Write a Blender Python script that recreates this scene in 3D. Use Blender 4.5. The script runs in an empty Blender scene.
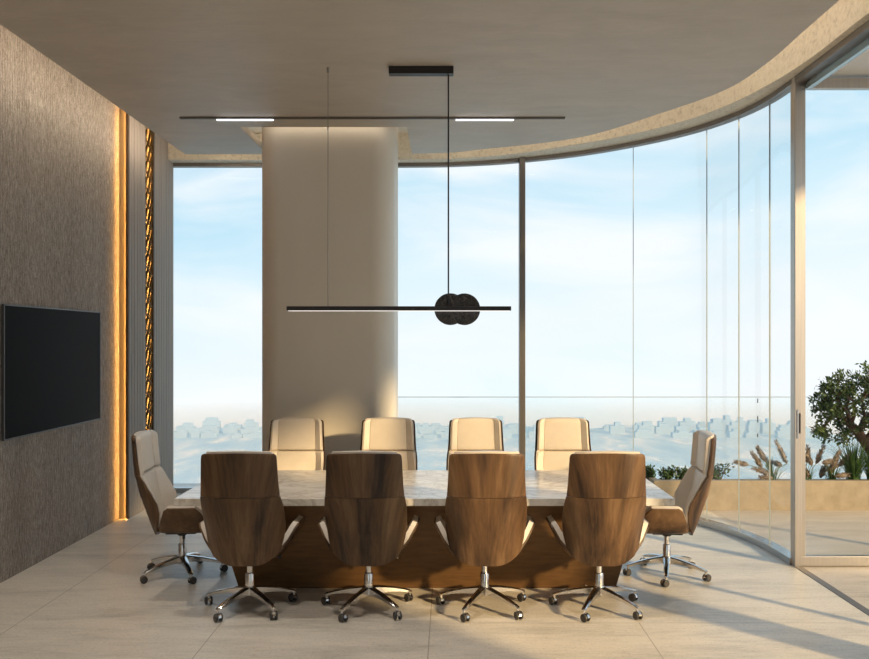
import bpy, bmesh, math, random
from mathutils import Vector, Matrix

scene = bpy.context.scene
COL = scene.collection
R = math.radians
PI = math.pi
random.seed(7)

# ------------------------------------------------------------------ camera
F_PX, W_PX, H_PX = 800.0, 869.0, 659.0
VX, VY, EYE = 449.0, 340.0, 1.8
cam = bpy.data.cameras.new('camera')
cam.sensor_width = 36.0
cam.lens = 36.0 * F_PX / W_PX
cam.shift_x = -(VX - W_PX / 2) / W_PX
cam.shift_y = (VY - H_PX / 2) / W_PX
cam.clip_start = 0.05
cam.clip_end = 6000
cam_o = bpy.data.objects.new('camera', cam)
cam_o.location = (0, 0, EYE)
cam_o.rotation_euler = (R(90), 0, 0)
COL.objects.link(cam_o)
scene.camera = cam_o


def at(px, py, y):
    return Vector(((px - VX) * y / F_PX, y, EYE + (VY - py) * y / F_PX))


# ------------------------------------------------------------------ node helpers
def mat(name):
    m = bpy.data.materials.new(name)
    m.use_nodes = True
    nt = m.node_tree
    nt.nodes.clear()
    out = nt.nodes.new('ShaderNodeOutputMaterial')
    b = nt.nodes.new('ShaderNodeBsdfPrincipled')
    nt.links.new(b.outputs[0], out.inputs[0])
    return m, nt, b, out


def nd(nt, typ, **kw):
    n = nt.nodes.new(typ)
    for k, v in kw.items():
        if k in n.inputs:
            n.inputs[k].default_value = v
        else:
            setattr(n, k, v)
    return n


def simple(name, col, rough=0.5, metal=0.0, spec=0.5, coat=0.0):
    m, nt, b, out = mat(name)
    b.inputs['Base Color'].default_value = (*col, 1)
    b.inputs['Roughness'].default_value = rough
    b.inputs['Metallic'].default_value = metal
    b.inputs['Specular IOR Level'].default_value = spec
    b.inputs['Coat Weight'].default_value = coat
    return m


def coords(nt, scale=(1, 1, 1), rot=(0, 0, 0), rnd=False):
    tc = nd(nt, 'ShaderNodeTexCoord')
    mp = nd(nt, 'ShaderNodeMapping')
    mp.inputs['Scale'].default_value = scale
    mp.inputs['Rotation'].default_value = rot
    src = tc.outputs['Object']
    if rnd:
        oi = nd(nt, 'ShaderNodeObjectInfo')
        sc = nd(nt, 'ShaderNodeVectorMath', operation='SCALE')
        cb = nd(nt, 'ShaderNodeCombineXYZ')
        cb.inputs[0].default_value = 13.0
        cb.inputs[1].default_value = 7.0
        cb.inputs[2].default_value = 5.0
        nt.links.new(cb.outputs[0], sc.inputs[0])
        nt.links.new(oi.outputs['Random'], sc.inputs['Scale'])
        ad = nd(nt, 'ShaderNodeVectorMath', operation='ADD')
        nt.links.new(src, ad.inputs[0])
        nt.links.new(sc.outputs[0], ad.inputs[1])
        src = ad.outputs[0]
    nt.links.new(src, mp.inputs['Vector'])
    return mp.outputs['Vector']


def noise(nt, vec, scale, detail=4, rough=0.55, dist=0.0):
    n = nd(nt, 'ShaderNodeTexNoise')
    n.inputs['Scale'].default_value = scale
    n.inputs['Detail'].default_value = detail
    n.inputs['Roughness'].default_value = rough
    n.inputs['Distortion'].default_value = dist
    nt.links.new(vec, n.inputs['Vector'])
    return n.outputs['Fac']


def ramp(nt, fac, stops, interp='LINEAR'):
    r = nd(nt, 'ShaderNodeValToRGB')
    r.color_ramp.interpolation = interp
    e = r.color_ramp.elements
    while len(e) < len(stops):
        e.new(0.5)
    for i, (p, c) in enumerate(stops):
        e[i].position = p
        e[i].color = (*c, 1) if len(c) == 3 else c
    nt.links.new(fac, r.inputs['Fac'])
    return r.outputs['Color']


def mix(nt, fac, a, b, blend='MIX'):
    m = nd(nt, 'ShaderNodeMix', data_type='RGBA', blend_type=blend)
    if isinstance(fac, (int, float)):
        m.inputs['Factor'].default_value = fac
    else:
        nt.links.new(fac, m.inputs['Factor'])
    for key, v in (('A', a), ('B', b)):
        s = [i for i in m.inputs if i.name == key and i.type == 'RGBA'][0]
        if isinstance(v, tuple):
            s.default_value = (*v, 1)
        else:
            nt.links.new(v, s)
    return [o for o in m.outputs if o.type == 'RGBA'][0]


def bump(nt, b, height, strength=0.3, dist=0.01):
    n = nd(nt, 'ShaderNodeBump')
    n.inputs['Strength'].default_value = strength
    n.inputs['Distance'].default_value = dist
    nt.links.new(height, n.inputs['Height'])
    nt.links.new(n.outputs[0], b.inputs['Normal'])


def math_(nt, op, a, b=None, clamp=False):
    n = nd(nt, 'ShaderNodeMath', operation=op, use_clamp=clamp)
    for i, v in enumerate((a, b)):
        if v is None:
            continue
        if isinstance(v, (int, float)):
            n.inputs[i].default_value = v
        else:
            nt.links.new(v, n.inputs[i])
    return n.outputs[0]


def emit(name, col, strength):
    m = bpy.data.materials.new(name)
    m.use_nodes = True
    nt = m.node_tree
    nt.nodes.clear()
    o = nt.nodes.new('ShaderNodeOutputMaterial')
    e = nt.nodes.new('ShaderNodeEmission')
    e.inputs[0].default_value = (*col, 1)
    e.inputs[1].default_value = strength
    nt.links.new(e.outputs[0], o.inputs[0])
    return m


# ------------------------------------------------------------------ materials
M = {}


def build_materials():
    # ribbed mineral wool-like stone on the television wall
    m, nt, b, o = mat('ribbed_stone')
    v1 = coords(nt, (1, 1, 0.16))
    n1 = noise(nt, v1, 85, 5, 0.7)
    v2 = coords(nt, (1, 1, 0.05))
    n2 = noise(nt, v2, 3.0, 3)
    v3 = coords(nt, (1, 1, 0.35))
    n3 = noise(nt, v3, 160, 3, 0.7)
    s = math_(nt, 'ADD', math_(nt, 'MULTIPLY', n1, 0.6), math_(nt, 'MULTIPLY', n3, 0.4))
    c = ramp(nt, s, [(0.36, (0.13, 0.108, 0.092)), (0.5, (0.34, 0.295, 0.255)), (0.64, (0.58, 0.52, 0.46))])
    c2 = mix(nt, 0.55, c, ramp(nt, n2, [(0.3, (0.55, 0.55, 0.55)), (0.7, (1, 1, 1))]), 'MULTIPLY')
    tc = nd(nt, 'ShaderNodeTexCoord')
    sep = nd(nt, 'ShaderNodeSeparateXYZ')
    nt.links.new(tc.outputs['Object'], sep.inputs[0])
    rib = math_(nt, 'SINE', math_(nt, 'MULTIPLY', sep.outputs[1], 2 * PI / 0.034))
    nt.links.new(c2, b.inputs['Base Color'])
    b.inputs['Roughness'].default_value = 0.85
    bump(nt, b, math_(nt, 'ADD', s, math_(nt, 'MULTIPLY', rib, 0.16)), 0.8, 0.014)
    M['stone'] = m

    # plaster ceiling
    m, nt, b, o = mat('greige_plaster')
    n1 = noise(nt, coords(nt, (1, 2.2, 1)), 2.2, 7, 0.6, 0.6)
    c = ramp(nt, n1, [(0.3, (0.46, 0.405, 0.34)), (0.7, (0.535, 0.47, 0.395))])
    nt.links.new(c, b.inputs['Base Color'])
    b.inputs['Roughness'].default_value = 0.55
    bump(nt, b, noise(nt, coords(nt, (1, 3, 1)), 9, 5), 0.12, 0.02)
    M['ceiling'] = m

    m, nt, b, o = mat('column_plaster')
    n1 = noise(nt, coords(nt, (1, 1, 0.5)), 3, 5)
    c = ramp(nt, n1, [(0.3, (0.70, 0.645, 0.555)), (0.7, (0.74, 0.68, 0.59))])
    nt.links.new(c, b.inputs['Base Color'])
    b.inputs['Roughness'].default_value = 0.5
    M['column'] = m

    # speckled limestone fascia
    m, nt, b, o = mat('speckled_limestone')
    n1 = noise(nt, coords(nt), 26, 6, 0.75)
    n2 = noise(nt, coords(nt), 60, 3, 0.7)
    c = ramp(nt, n1, [(0.36, (0.54, 0.46, 0.35)), (0.45, (0.70, 0.61, 0.47)), (0.7, (0.80, 0.72, 0.58))])
    nt.links.new(c, b.inputs['Base Color'])
    b.inputs['Roughness'].default_value = 0.8
    bump(nt, b, math_(nt, 'ADD', n1, n2), 0.4, 0.01)
    M['limestone'] = m

    # travertine floor
    def travertine(name, joints, tint):
        m, nt, b, o = mat(name)
        v = coords(nt, (0.55, 2.4, 1))
        n1 = noise(nt, v, 1.6, 8, 0.62, 0.8)
        n2 = noise(nt, coords(nt, (0.8, 4.5, 1)), 7, 6, 0.7, 0.4)
        n3 = noise(nt, coords(nt, (2.0, 7, 1)), 24, 4, 0.7)
        s = math_(nt, 'ADD', math_(nt, 'MULTIPLY', n1, 0.6), math_(nt, 'MULTIPLY', n2, 0.4))
        c = ramp(nt, s, [(0.33, tuple(0.68 * t for t in tint)), (0.5, tint), (0.66, tuple(min(1, 1.16 * t) for t in tint))])
        pits = ramp(nt, n3, [(0.34, (0.46, 0.42, 0.37)), (0.45, (1, 1, 1))])
        c = mix(nt, 0.75, c, pits, 'MULTIPLY')
        tc = nd(nt, 'ShaderNodeTexCoord')
        sep = nd(nt, 'ShaderNodeSeparateXYZ')
        nt.links.new(tc.outputs['Object'], sep.inputs[0])
        X, Y = sep.outputs[0], sep.outputs[1]

        def line(axis, off):
            return math_(nt, 'LESS_THAN', math_(nt, 'ABSOLUTE', math_(nt, 'SUBTRACT', axis, off)), 0.0030)
        ln = None
        for (ax_, off, cond) in joints:
            l = line(X if ax_ == 'x' else Y, off)
            if cond:
                l = math_(nt, 'MULTIPLY', l, math_(nt, cond[1], X if cond[0] == 'x' else Y, cond[2]))
            ln = l if ln is None else math_(nt, 'MAXIMUM', ln, l)
        c = mix(nt, ln, c, (0.40, 0.35, 0.29))
        nt.links.new(c, b.inputs['Base Color'])
        rr = ramp(nt, n2, [(0.3, (0.28,) * 3), (0.7, (0.44,) * 3)])
        nt.links.new(rr, b.inputs['Roughness'])
        b.inputs['Specular IOR Level'].default_value = 0.45
        h = math_(nt, 'SUBTRACT', math_(nt, 'ADD', math_(nt, 'MULTIPLY', n2, 0.7), math_(nt, 'MULTIPLY', n3, 0.4)), ln)
        bump(nt, b, h, 0.32, 0.007)
        return m
    M['floor'] = travertine('travertine_floor', [('x', -2.74, None), ('x', -0.12, None), ('x', -1.45, ('y', 'LESS_THAN', 5.09)),
                             ('x', 1.21, ('y', 'LESS_THAN', 5.09)), ('y', 5.09, ('x', 'GREATER_THAN', -0.12)), ('y', 2.45, None)], (0.735, 0.68, 0.595))
    M['deck'] = travertine('travertine_deck', [('y', 5.70, None), ('y', 7.02, None), ('y', 8.34, None), ('x', 4.45, None), ('x', 5.8, None)], (0.60, 0.525, 0.44))

    # walnut veneer
    m, nt, b, o = mat('walnut_veneer')
    tc = nd(nt, 'ShaderNodeTexCoord')
    sep = nd(nt, 'ShaderNodeSeparateXYZ')
    nt.links.new(tc.outputs['Object'], sep.inputs[0])
    # book-matched veneer: the grain leans towards the middle of the shell
    ax = math_(nt, 'ABSOLUTE', sep.outputs[0])
    lean = math_(nt, 'ADD', sep.outputs[0], math_(nt, 'MULTIPLY', math_(nt, 'MULTIPLY', sep.outputs[0], sep.outputs[2]), -0.55))
    oi = nd(nt, 'ShaderNodeObjectInfo')
    cb = nd(nt, 'ShaderNodeCombineXYZ')
    nt.links.new(math_(nt, 'ADD', lean, math_(nt, 'MULTIPLY', oi.outputs['Random'], 9.0)), cb.inputs[0])
    nt.links.new(math_(nt, 'MULTIPLY', sep.outputs[1], 0.25), cb.inputs[1])
    nt.links.new(math_(nt, 'MULTIPLY', sep.outputs[2], 0.05), cb.inputs[2])
    n1 = noise(nt, cb.outputs[0], 15, 5, 0.55, 0.25)
    n2 = noise(nt, cb.outputs[0], 95, 4, 0.65, 0.3)
    s = math_(nt, 'ADD', math_(nt, 'MULTIPLY', n1, 0.75), math_(nt, 'MULTIPLY', n2, 0.25))
    c = ramp(nt, s, [(0.36, (0.025, 0.0135, 0.008)), (0.45, (0.076, 0.041, 0.0205)), (0.55, (0.135, 0.074, 0.035)), (0.66, (0.220, 0.128, 0.064))])
    nt.links.new(c, b.inputs['Base Color'])
    b.inputs['Roughness'].default_value = 0.42
    b.inputs['Specular IOR Level'].default_value = 0.4
    bump(nt, b, s, 0.12, 0.003)
    M['walnut'] = m

    # leather
    m, nt, b, o = mat('cream_leather')
    n1 = noise(nt, coords(nt), 220, 3, 0.6)
    n2 = noise(nt, coords(nt), 9, 3)
    c = ramp(nt, n2, [(0.3, (0.66, 0.59, 0.51)), (0.7, (0.71, 0.64, 0.56))])
    nt.links.new(c, b.inputs['Base Color'])
    b.inputs['Roughness'].default_value = 0.40
    b.inputs['Specular IOR Level'].default_value = 0.5
    bump(nt, b, n1, 0.12, 0.002)
    M['leather'] = m

    # chrome
    M['chrome'] = simple('polished_aluminium', (0.72, 0.70, 0.68), 0.16, 1.0)
    M['rubber'] = simple('dark_caster_plastic', (0.05, 0.045, 0.042), 0.45)
    M['mechanism'] = simple('black_mechanism', (0.03, 0.028, 0.026), 0.4)

    # marble top
    m, nt, b, o = mat('veined_marble')
    v = coords(nt, (1, 1.8, 1), (0, 0, R(25)))
    n1 = noise(nt, v, 2.2, 9, 0.62, 1.5)
    n2 = noise(nt, coords(nt, (1, 1.6, 1), (0, 0, R(-20))), 5, 8, 0.65, 2.0)
    vein = math_(nt, 'ABSOLUTE', math_(nt, 'SUBTRACT', n1, 0.5))
    c = ramp(nt, vein, [(0.0, (0.52, 0.46, 0.39)), (0.03, (0.68, 0.63, 0.56)), (0.12, (0.78, 0.735, 0.67))])
    c = mix(nt, 0.45, c, ramp(nt, n2, [(0.35, (0.74, 0.70, 0.65)), (0.6, (1, 1, 1))]), 'MULTIPLY')
    nt.links.new(c, b.inputs['Base Color'])
    b.inputs['Roughness'].default_value = 0.22
    M['marble'] = m

    # bronze base of the table
    m, nt, b, o = mat('brushed_bronze')
    n1 = noise(nt, coords(nt, (0.4, 1, 3)), 14, 6, 0.6)
    c = ramp(nt, n1, [(0.3, (0.13, 0.066, 0.024)), (0.7, (0.20, 0.105, 0.040))])
    nt.links.new(c, b.inputs['Base Color'])
    b.inputs['Roughness'].default_value = 0.45
    b.inputs['Metallic'].default_value = 0.35
    M['bronze'] = m

    # television
    M['screen'] = simple('television_screen', (0.004, 0.004, 0.0045), 0.35, 0.0, 0.02)
    M['bezel'] = simple('television_bezel', (0.10, 0.10, 0.105), 0.35, 0.6)
    M['plastic_black'] = simple('black_plastic', (0.02, 0.02, 0.02), 0.5)

    M['lamp_black'] = simple('matt_black_metal', (0.022, 0.019, 0.018), 0.45, 0.3)
    m, nt, b, o = mat('dark_hammered_glass')
    n1 = noise(nt, coords(nt), 45, 3, 0.6, 1.5)
    c = ramp(nt, n1, [(0.4, (0.012, 0.010, 0.009)), (0.62, (0.05, 0.045, 0.04))])
    nt.links.new(c, b.inputs['Base Color'])
    b.inputs['Roughness'].default_value = 0.2
    bump(nt, b, n1, 0.6, 0.01)
    M['disc'] = m
    M['steel_wire'] = simple('steel_wire', (0.30, 0.28, 0.25), 0.4, 0.6)

    # frames
    m, nt, b, o = mat('brushed_champagne_aluminium')
    n1 = noise(nt, coords(nt, (1, 1, 0.02)), 60, 3)
    c = ramp(nt, n1, [(0.3, (0.44, 0.40, 0.36)), (0.7, (0.51, 0.465, 0.42))])
    nt.links.new(c, b.inputs['Base Color'])
    b.inputs['Metallic'].default_value = 0.85
    b.inputs['Roughness'].default_value = 0.33
    M['alu'] = m
    M['frame_dark'] = simple('window_frame_bronze_grey', (0.20, 0.175, 0.155), 0.4, 0.55)
    M['threshold'] = simple('aluminium_threshold', (0.50, 0.49, 0.475), 0.25, 1.0)
    M['head_rail'] = simple('sky_tinted_aluminium', (0.42, 0.52, 0.55), 0.25, 0.4)  # bluish sky reflection put into the base colour
    M['soffit'] = simple('white_render_soffit', (0.74, 0.71, 0.66), 0.8)

    # panels left
    m, nt, b, o = mat('grey_fluted_panel')
    n1 = noise(nt, coords(nt, (1, 1, 0.03)), 22, 3)
    c = ramp(nt, n1, [(0.3, (0.32, 0.275, 0.24)), (0.7, (0.38, 0.33, 0.29))])
    nt.links.new(c, b.inputs['Base Color'])
    b.inputs['Roughness'].default_value = 0.7
    b.inputs['Specular IOR Level'].default_value = 0.2
    M['panel'] = m
    M['gold'] = simple('gold_lattice_metal', (0.16, 0.09, 0.03), 0.4, 0.8)
    M['dark_back'] = simple('dark_bronze_backing', (0.10, 0.065, 0.035), 0.5)

    # glass
    def glass(name, tint, refl):
        m = bpy.data.materials.new(name)
        m.use_nodes = True
        nt = m.node_tree
        nt.nodes.clear()
        out = nt.nodes.new('ShaderNodeOutputMaterial')
        tr = nd(nt, 'ShaderNodeBsdfTransparent')
        tr.inputs[0].default_value = (*tint, 1)
        gl = nd(nt, 'ShaderNodeBsdfGlossy')
        gl.inputs['Roughness'].default_value = 0.0
        fr = nd(nt, 'ShaderNodeFresnel')
        fr.inputs['IOR'].default_value = 1.45
        fac = math_(nt, 'MULTIPLY', fr.outputs[0], refl)
        mx = nd(nt, 'ShaderNodeMixShader')
        nt.links.new(fac, mx.inputs[0])
        nt.links.new(tr.outputs[0], mx.inputs[1])
        nt.links.new(gl.outputs[0], mx.inputs[2])
        nt.links.new(mx.outputs[0], out.inputs[0])
        return m
    M['glass'] = glass('clear_window_glass', (0.985, 0.995, 0.993), 0.09)
    M['joint'] = simple('silicone_joint', (0.30, 0.34, 0.36), 0.4)
    M['joint_dark'] = simple('dark_railing_gasket', (0.10, 0.12, 0.13), 0.5)

    # planter
    m, nt, b, o = mat('sand_concrete')
    n1 = noise(nt, coords(nt), 7, 7, 0.65)
    c = ramp(nt, n1, [(0.3, (0.29, 0.235, 0.165)), (0.7, (0.41, 0.335, 0.245))])
    nt.links.new(c, b.inputs['Base Color'])
    b.inputs['Roughness'].default_value = 0.8
    bump(nt, b, n1, 0.25, 0.01)
    M['planter'] = m
    M['soil'] = simple('dark_soil', (0.06, 0.04, 0.025), 0.95)
    M['bark'] = simple('olive_bark', (0.11, 0.065, 0.04), 0.85)

    def leafmat(name, a, bcol, sc=9):
        m, nt, b, o = mat(name)
        n1 = noise(nt, coords(nt), sc, 3)
        c = ramp(nt, n1, [(0.35, a), (0.65, bcol)])
        nt.links.new(c, b.inputs['Base Color'])
        b.inputs['Roughness'].default_value = 0.55
        b.inputs['Specular IOR Level'].default_value = 0.3
        return m
    M['leaf'] = leafmat('olive_leaf', (0.035, 0.065, 0.018), (0.11, 0.16, 0.045))
    M['grass'] = leafmat('grass_blade', (0.05, 0.12, 0.025), (0.13, 0.23, 0.06))
    M['shrub'] = leafmat('shrub_leaf', (0.03, 0.07, 0.02), (0.09, 0.14, 0.04))
    M['plume'] = leafmat('dry_plume', (0.20, 0.155, 0.115), (0.33, 0.26, 0.20), 30)
    M['stem'] = leafmat('dry_stem', (0.15, 0.17, 0.06), (0.25, 0.22, 0.10))

    # distant plain under the tower
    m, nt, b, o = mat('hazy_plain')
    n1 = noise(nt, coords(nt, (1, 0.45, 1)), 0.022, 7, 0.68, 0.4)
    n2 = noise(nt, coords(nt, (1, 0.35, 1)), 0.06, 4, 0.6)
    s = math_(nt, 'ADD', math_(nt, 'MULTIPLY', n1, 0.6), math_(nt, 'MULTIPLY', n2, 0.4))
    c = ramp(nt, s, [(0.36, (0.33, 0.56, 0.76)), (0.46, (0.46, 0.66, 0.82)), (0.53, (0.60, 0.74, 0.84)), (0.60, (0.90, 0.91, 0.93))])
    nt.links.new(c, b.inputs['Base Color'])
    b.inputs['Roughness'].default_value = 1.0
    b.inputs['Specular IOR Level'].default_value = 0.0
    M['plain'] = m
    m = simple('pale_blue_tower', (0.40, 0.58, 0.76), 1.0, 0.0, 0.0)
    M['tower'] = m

    M['led_cove'] = emit('warm_cove_led', (1.0, 0.88, 0.74), 15.0)
    M['led_short'] = emit('warm_short_cove_led', (1.0, 0.85, 0.66), 10.0)
    M['led_wash'] = emit('warm_wall_wash_led', (1.0, 0.82, 0.62), 20.0)
    M['led_slot'] = emit('warm_slot_led', (1.0, 0.84, 0.64), 2.6)
    M['led_amber'] = emit('amber_led', (1.0, 0.50, 0.13), 46.0)
    M['reflector'] = simple('satin_amber_reflector', (0.22, 0.18, 0.12), 0.6)
    M['led_fill'] = emit('fill_downlight_led', (1.0, 0.88, 0.74), 4.0)  # glow of the added floor-fill downlights
    M['led_white'] = emit('cool_white_led', (0.90, 0.93, 1.0), 4.0)
    M['led_bar'] = emit('pendant_led', (1.0, 0.95, 0.88), 0.9)


build_materials()


# ------------------------------------------------------------------ mesh helpers
def obj(name, bm, material, parent=None, bevel=0.0, smooth=None, segs=2):
    bmesh.ops.recalc_face_normals(bm, faces=bm.faces[:])
    if smooth is not None:
        for f in bm.faces:
            f.smooth = True
        lim = R(smooth)
        for e in bm.edges:
            if len(e.link_faces) == 2 and e.calc_face_angle(0) > lim:
                e.smooth = False
    me = bpy.data.meshes.new(name)
    bm.to_mesh(me)
    bm.free()
    me.materials.append(M[material] if isinstance(material, str) else material)
    o = bpy.data.objects.new(name, me)
    COL.objects.link(o)
    if parent:
        o.parent = parent
    if bevel:
        md = o.modifiers.new('bevel', 'BEVEL')
        md.width = bevel
        md.segments = segs
        md.limit_method = 'ANGLE'
        md.angle_limit = R(40)
    return o


def empty(name, loc=(0, 0, 0), rz=0.0):
    o = bpy.data.objects.new(name, None)
    o.empty_display_size = 0.1
    o.location = loc
    o.rotation_euler = (0, 0, rz)
    COL.objects.link(o)
    return o


def tag(o, label=None, cat=None, group=None, kind=None):
    if label:
        o['label'] = label
    if cat:
        o['category'] = cat
    if group:
        o['group'] = group
    if kind:
        o['kind'] = kind
    return o


def struct(o, label=None, cat=None):
    tag(o, label, cat, None, 'structure')
    return o


def add_box(bm, x0, x1, y0, y1, z0, z1):
    vs = [bm.verts.new((x, y, z)) for x in (x0, x1) for y in (y0, y1) for z in (z0, z1)]
    for idx in ((0, 1, 3, 2), (4, 6, 7, 5), (0, 4, 5, 1), (2, 3, 7, 6), (0, 2, 6, 4), (1, 5, 7, 3)):
        bm.faces.new([vs[i] for i in idx])
    return bm


def box(*a):
    return add_box(bmesh.new(), *a)


def add_prism(bm, pts, z0, z1):
    lo = [bm.verts.new((p[0], p[1], z0)) for p in pts]
    hi = [bm.verts.new((p[0], p[1], z1)) for p in pts]
    n = len(pts)
    bm.faces.new(lo[::-1])
    bm.faces.new(hi)
    for i in range(n):
        j = (i + 1) % n
        bm.faces.new((lo[i], lo[j], hi[j], hi[i]))
    return bm


def add_tube(bm, pts, rad, n=12, caps=True):
    pts = [Vector(p) for p in pts]
    if not isinstance(rad, (list, tuple)):
        rad = [rad] * len(pts)
    rings = []
    prev = None
    for i, p in enumerate(pts):
        t = (pts[min(i + 1, len(pts) - 1)] - pts[max(i - 1, 0)]).normalized()
        if prev is None:
            u = t.orthogonal().normalized()
        else:
            u = (prev - t * prev.dot(t)).normalized()
        prev = u
        w = t.cross(u)
        rings.append([bm.verts.new(p + (u * math.cos(2 * PI * k / n) + w * math.sin(2 * PI * k / n)) * rad[i]) for k in range(n)])
    for a, b in zip(rings, rings[1:]):
        for k in range(n):
            j = (k + 1) % n
            bm.faces.new((a[k], a[j], b[j], b[k]))
    if caps:
        bm.faces.new(rings[0][::-1])
        bm.faces.new(rings[-1])
    return bm


def add_lathe(bm, prof, center=(0, 0, 0), axis='Z', n=24):
    """prof: list of (radius, height); closed with caps."""
    c = Vector(center)
    rings = []
    for r, h in prof:
        ring = []
        for k in range(n):
            a = 2 * PI * k / n
            x, y = r * math.cos(a), r * math.sin(a)
            v = Vector((x, y, h)) if axis == 'Z' else (Vector((h, x, y)) if axis == 'X' else Vector((x, h, y)))
            ring.append(bm.verts.new(c + v))
        rings.append(ring)
    for a, b in zip(rings, rings[1:]):
        for k in range(n):
            j = (k + 1) % n
            bm.faces.new((a[k], a[j], b[j], b[k]))
    bm.faces.new(rings[0][::-1])
    bm.faces.new(rings[-1])
    return bm


def add_solid_grid(bm, front, back):
    """two matching grids of points joined into one closed solid"""
    nr, nc = len(front), len(front[0])
    A = [[bm.verts.new(p) for p in row] for row in front]
    B = [[bm.verts.new(p) for p in row] for row in back]
    for i in range(nr - 1):
        for j in range(nc - 1):
            bm.faces.new((A[i][j], A[i][j + 1], A[i + 1][j + 1], A[i + 1][j]))
            bm.faces.new((B[i][j], B[i + 1][j], B[i + 1][j + 1], B[i][j + 1]))
    for j in range(nc - 1):
        bm.faces.new((A[0][j], B[0][j], B[0][j + 1], A[0][j + 1]))
        bm.faces.new((A[-1][j], A[-1][j + 1], B[-1][j + 1], B[-1][j]))
    for i in range(nr - 1):
        bm.faces.new((A[i][0], A[i + 1][0], B[i + 1][0], B[i][0]))
        bm.faces.new((A[i][-1], B[i][-1], B[i + 1][-1], A[i + 1][-1]))
    return bm


def spline(pts, per=10):
    out = []
    P = [Vector((p[0], p[1])) for p in pts]
    P = [2 * P[0] - P[1]] + P + [2 * P[-1] - P[-2]]
    for i in range(1, len(P) - 2):
        p0, p1, p2, p3 = P[i - 1], P[i], P[i + 1], P[i + 2]
        for k in range(per):
            t = k / per
            out.append(0.5 * ((2 * p1) + (p2 - p0) * t + (2 * p0 - 5 * p1 + 4 * p2 - p3) * t * t + (3 * p1 - p0 - 3 * p2 + p3) * t ** 3))
    out.append(P[-2])
    return out


def resample(path, n):
    L = [0]
    for a, b in zip(path, path[1:]):
        L.append(L[-1] + (b - a).length)
    out = []
    j = 0
    for i in range(n):
        s = L[-1] * i / (n - 1)
        while j < len(path) - 2 and L[j + 1] < s:
            j += 1
        t = (s - L[j]) / max(1e-9, L[j + 1] - L[j])
        out.append(path[j].lerp(path[j + 1], t))
    return out


def offset(path, d):
    """shift a path to its left-hand side (outside of the room when it runs left to right round the glass)"""
    out = []
    for i, p in enumerate(path):
        t = (path[min(i + 1, len(path) - 1)] - path[max(i - 1, 0)]).normalized()
        out.append(p + Vector((-t.y, t.x)) * d)
    return out


def add_strip(bm, a, b, z0, z1):
    """solid between two matching 2-D paths"""
    rows = []
    for p, q in zip(a, b):
        rows.append([bm.verts.new((p.x, p.y, z0)), bm.verts.new((q.x, q.y, z0)), bm.verts.new((q.x, q.y, z1)), bm.verts.new((p.x, p.y, z1))])
    for r, s in zip(rows, rows[1:]):
        for k in range(4):
            j = (k + 1) % 4
            bm.faces.new((r[k], r[j], s[j], s[k]))
    bm.faces.new(rows[0][::-1])
    bm.faces.new(rows[-1])
    return bm


def strip(path, d0, d1, z0, z1):
    return add_strip(bmesh.new(), offset(path, d0), offset(path, d1), z0, z1)


# ------------------------------------------------------------------ setting
CEIL = 3.82
SLAB = 4.2
XL = -3.32
Y0 = -1.6

struct(obj('floor', box(-3.6, 2.74, Y0 - .2, 9.42, -0.12, 0), 'floor'))
struct(obj('terrace_deck', box(2.80, 8.5, Y0 - 3, 10.05, -0.12, 0), 'deck'), 'travertine slab terrace outside the curved glass', 'deck')
# the terrace slab runs on behind the curved glass
GL = spline([(-3.3, 9.47), (-0.58, 9.47), (0.21, 9.40), (0.81, 9.22), (1.454, 8.88), (2.01, 8.40), (2.41, 7.90), (2.65, 7.38), (2.755, 6.9), (2.775, 6.40)], 10)
FA = spline([(-3.3, 9.27), (-0.54, 9.27), (0.467, 9.10), (1.35, 8.56), (1.90, 8.08), (2.26, 7.60), (2.49, 7.08), (2.63, 6.45), (2.68, 5.9), (2.68, 5.3), (2.68, 4.5), (2.68, 2.5), (2.68, 0.5), (2.68, Y0)], 10)
CE = spline([(-2.87, 8.70), (-0.40, 8.68), (0.43, 8.44), (1.31, 7.97), (1.88, 7.14), (2.23, 6.46), (2.32, 5.83), (2.32, 5.2), (2.32, 4.5), (2.32, 2.5), (2.32, .5), (2.32, Y0)], 10)
GN = resample(GL, 90)
FN = resample(FA, 90)

bm = bmesh.new()
add_prism(bm, [(p.x, p.y) for p in offset(GN, 0.06)] + [(8.5, 6.40), (8.5, 10.05), (-3.6, 10.05), (-3.6, 9.53)], -0.14, -0.001)
struct(obj('outer_slab', bm, 'deck'), 'outer edge of the terrace slab beyond the curved glass', 'slab')

struct(obj('wall_left', box(-3.6, XL, Y0, 9.6, 0, SLAB), 'stone'))
bm = bmesh.new()
add_box(bm, -3.6, -1.4, Y0 - .2, Y0, 0, SLAB)
add_box(bm, 1.4, 2.9, Y0 - .2, Y0, 0, SLAB)
add_box(bm, -1.4, 1.4, Y0 - .2, Y0, 3.2, SLAB)
struct(obj('wall_back', bm, 'column'))
w4 = empty('fill_window', (0, Y0 - .1, 0))  # window added behind the camera to let in fill light
struct(w4, 'unseen window added for fill light in the wall facing the table', 'window')
bm = bmesh.new()
for x in (-1.4, -.03, 1.34):
    add_box(bm, x, x + .06, -.03, .03, .06, 3.14)
add_box(bm, -1.4, 1.4, -.03, .03, 0.002, .06)
add_box(bm, -1.4, 1.4, -.03, .03, 3.14, 3.2)
obj('window_frame', bm, 'frame_dark', w4)
obj('glass', box(-1.34, 1.34, -.006, .006, .06, 3.14), 'glass', w4)
struct(obj('wall_right', box(2.74, 2.9, Y0, 2.15, 0, SLAB), 'column'))

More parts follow.
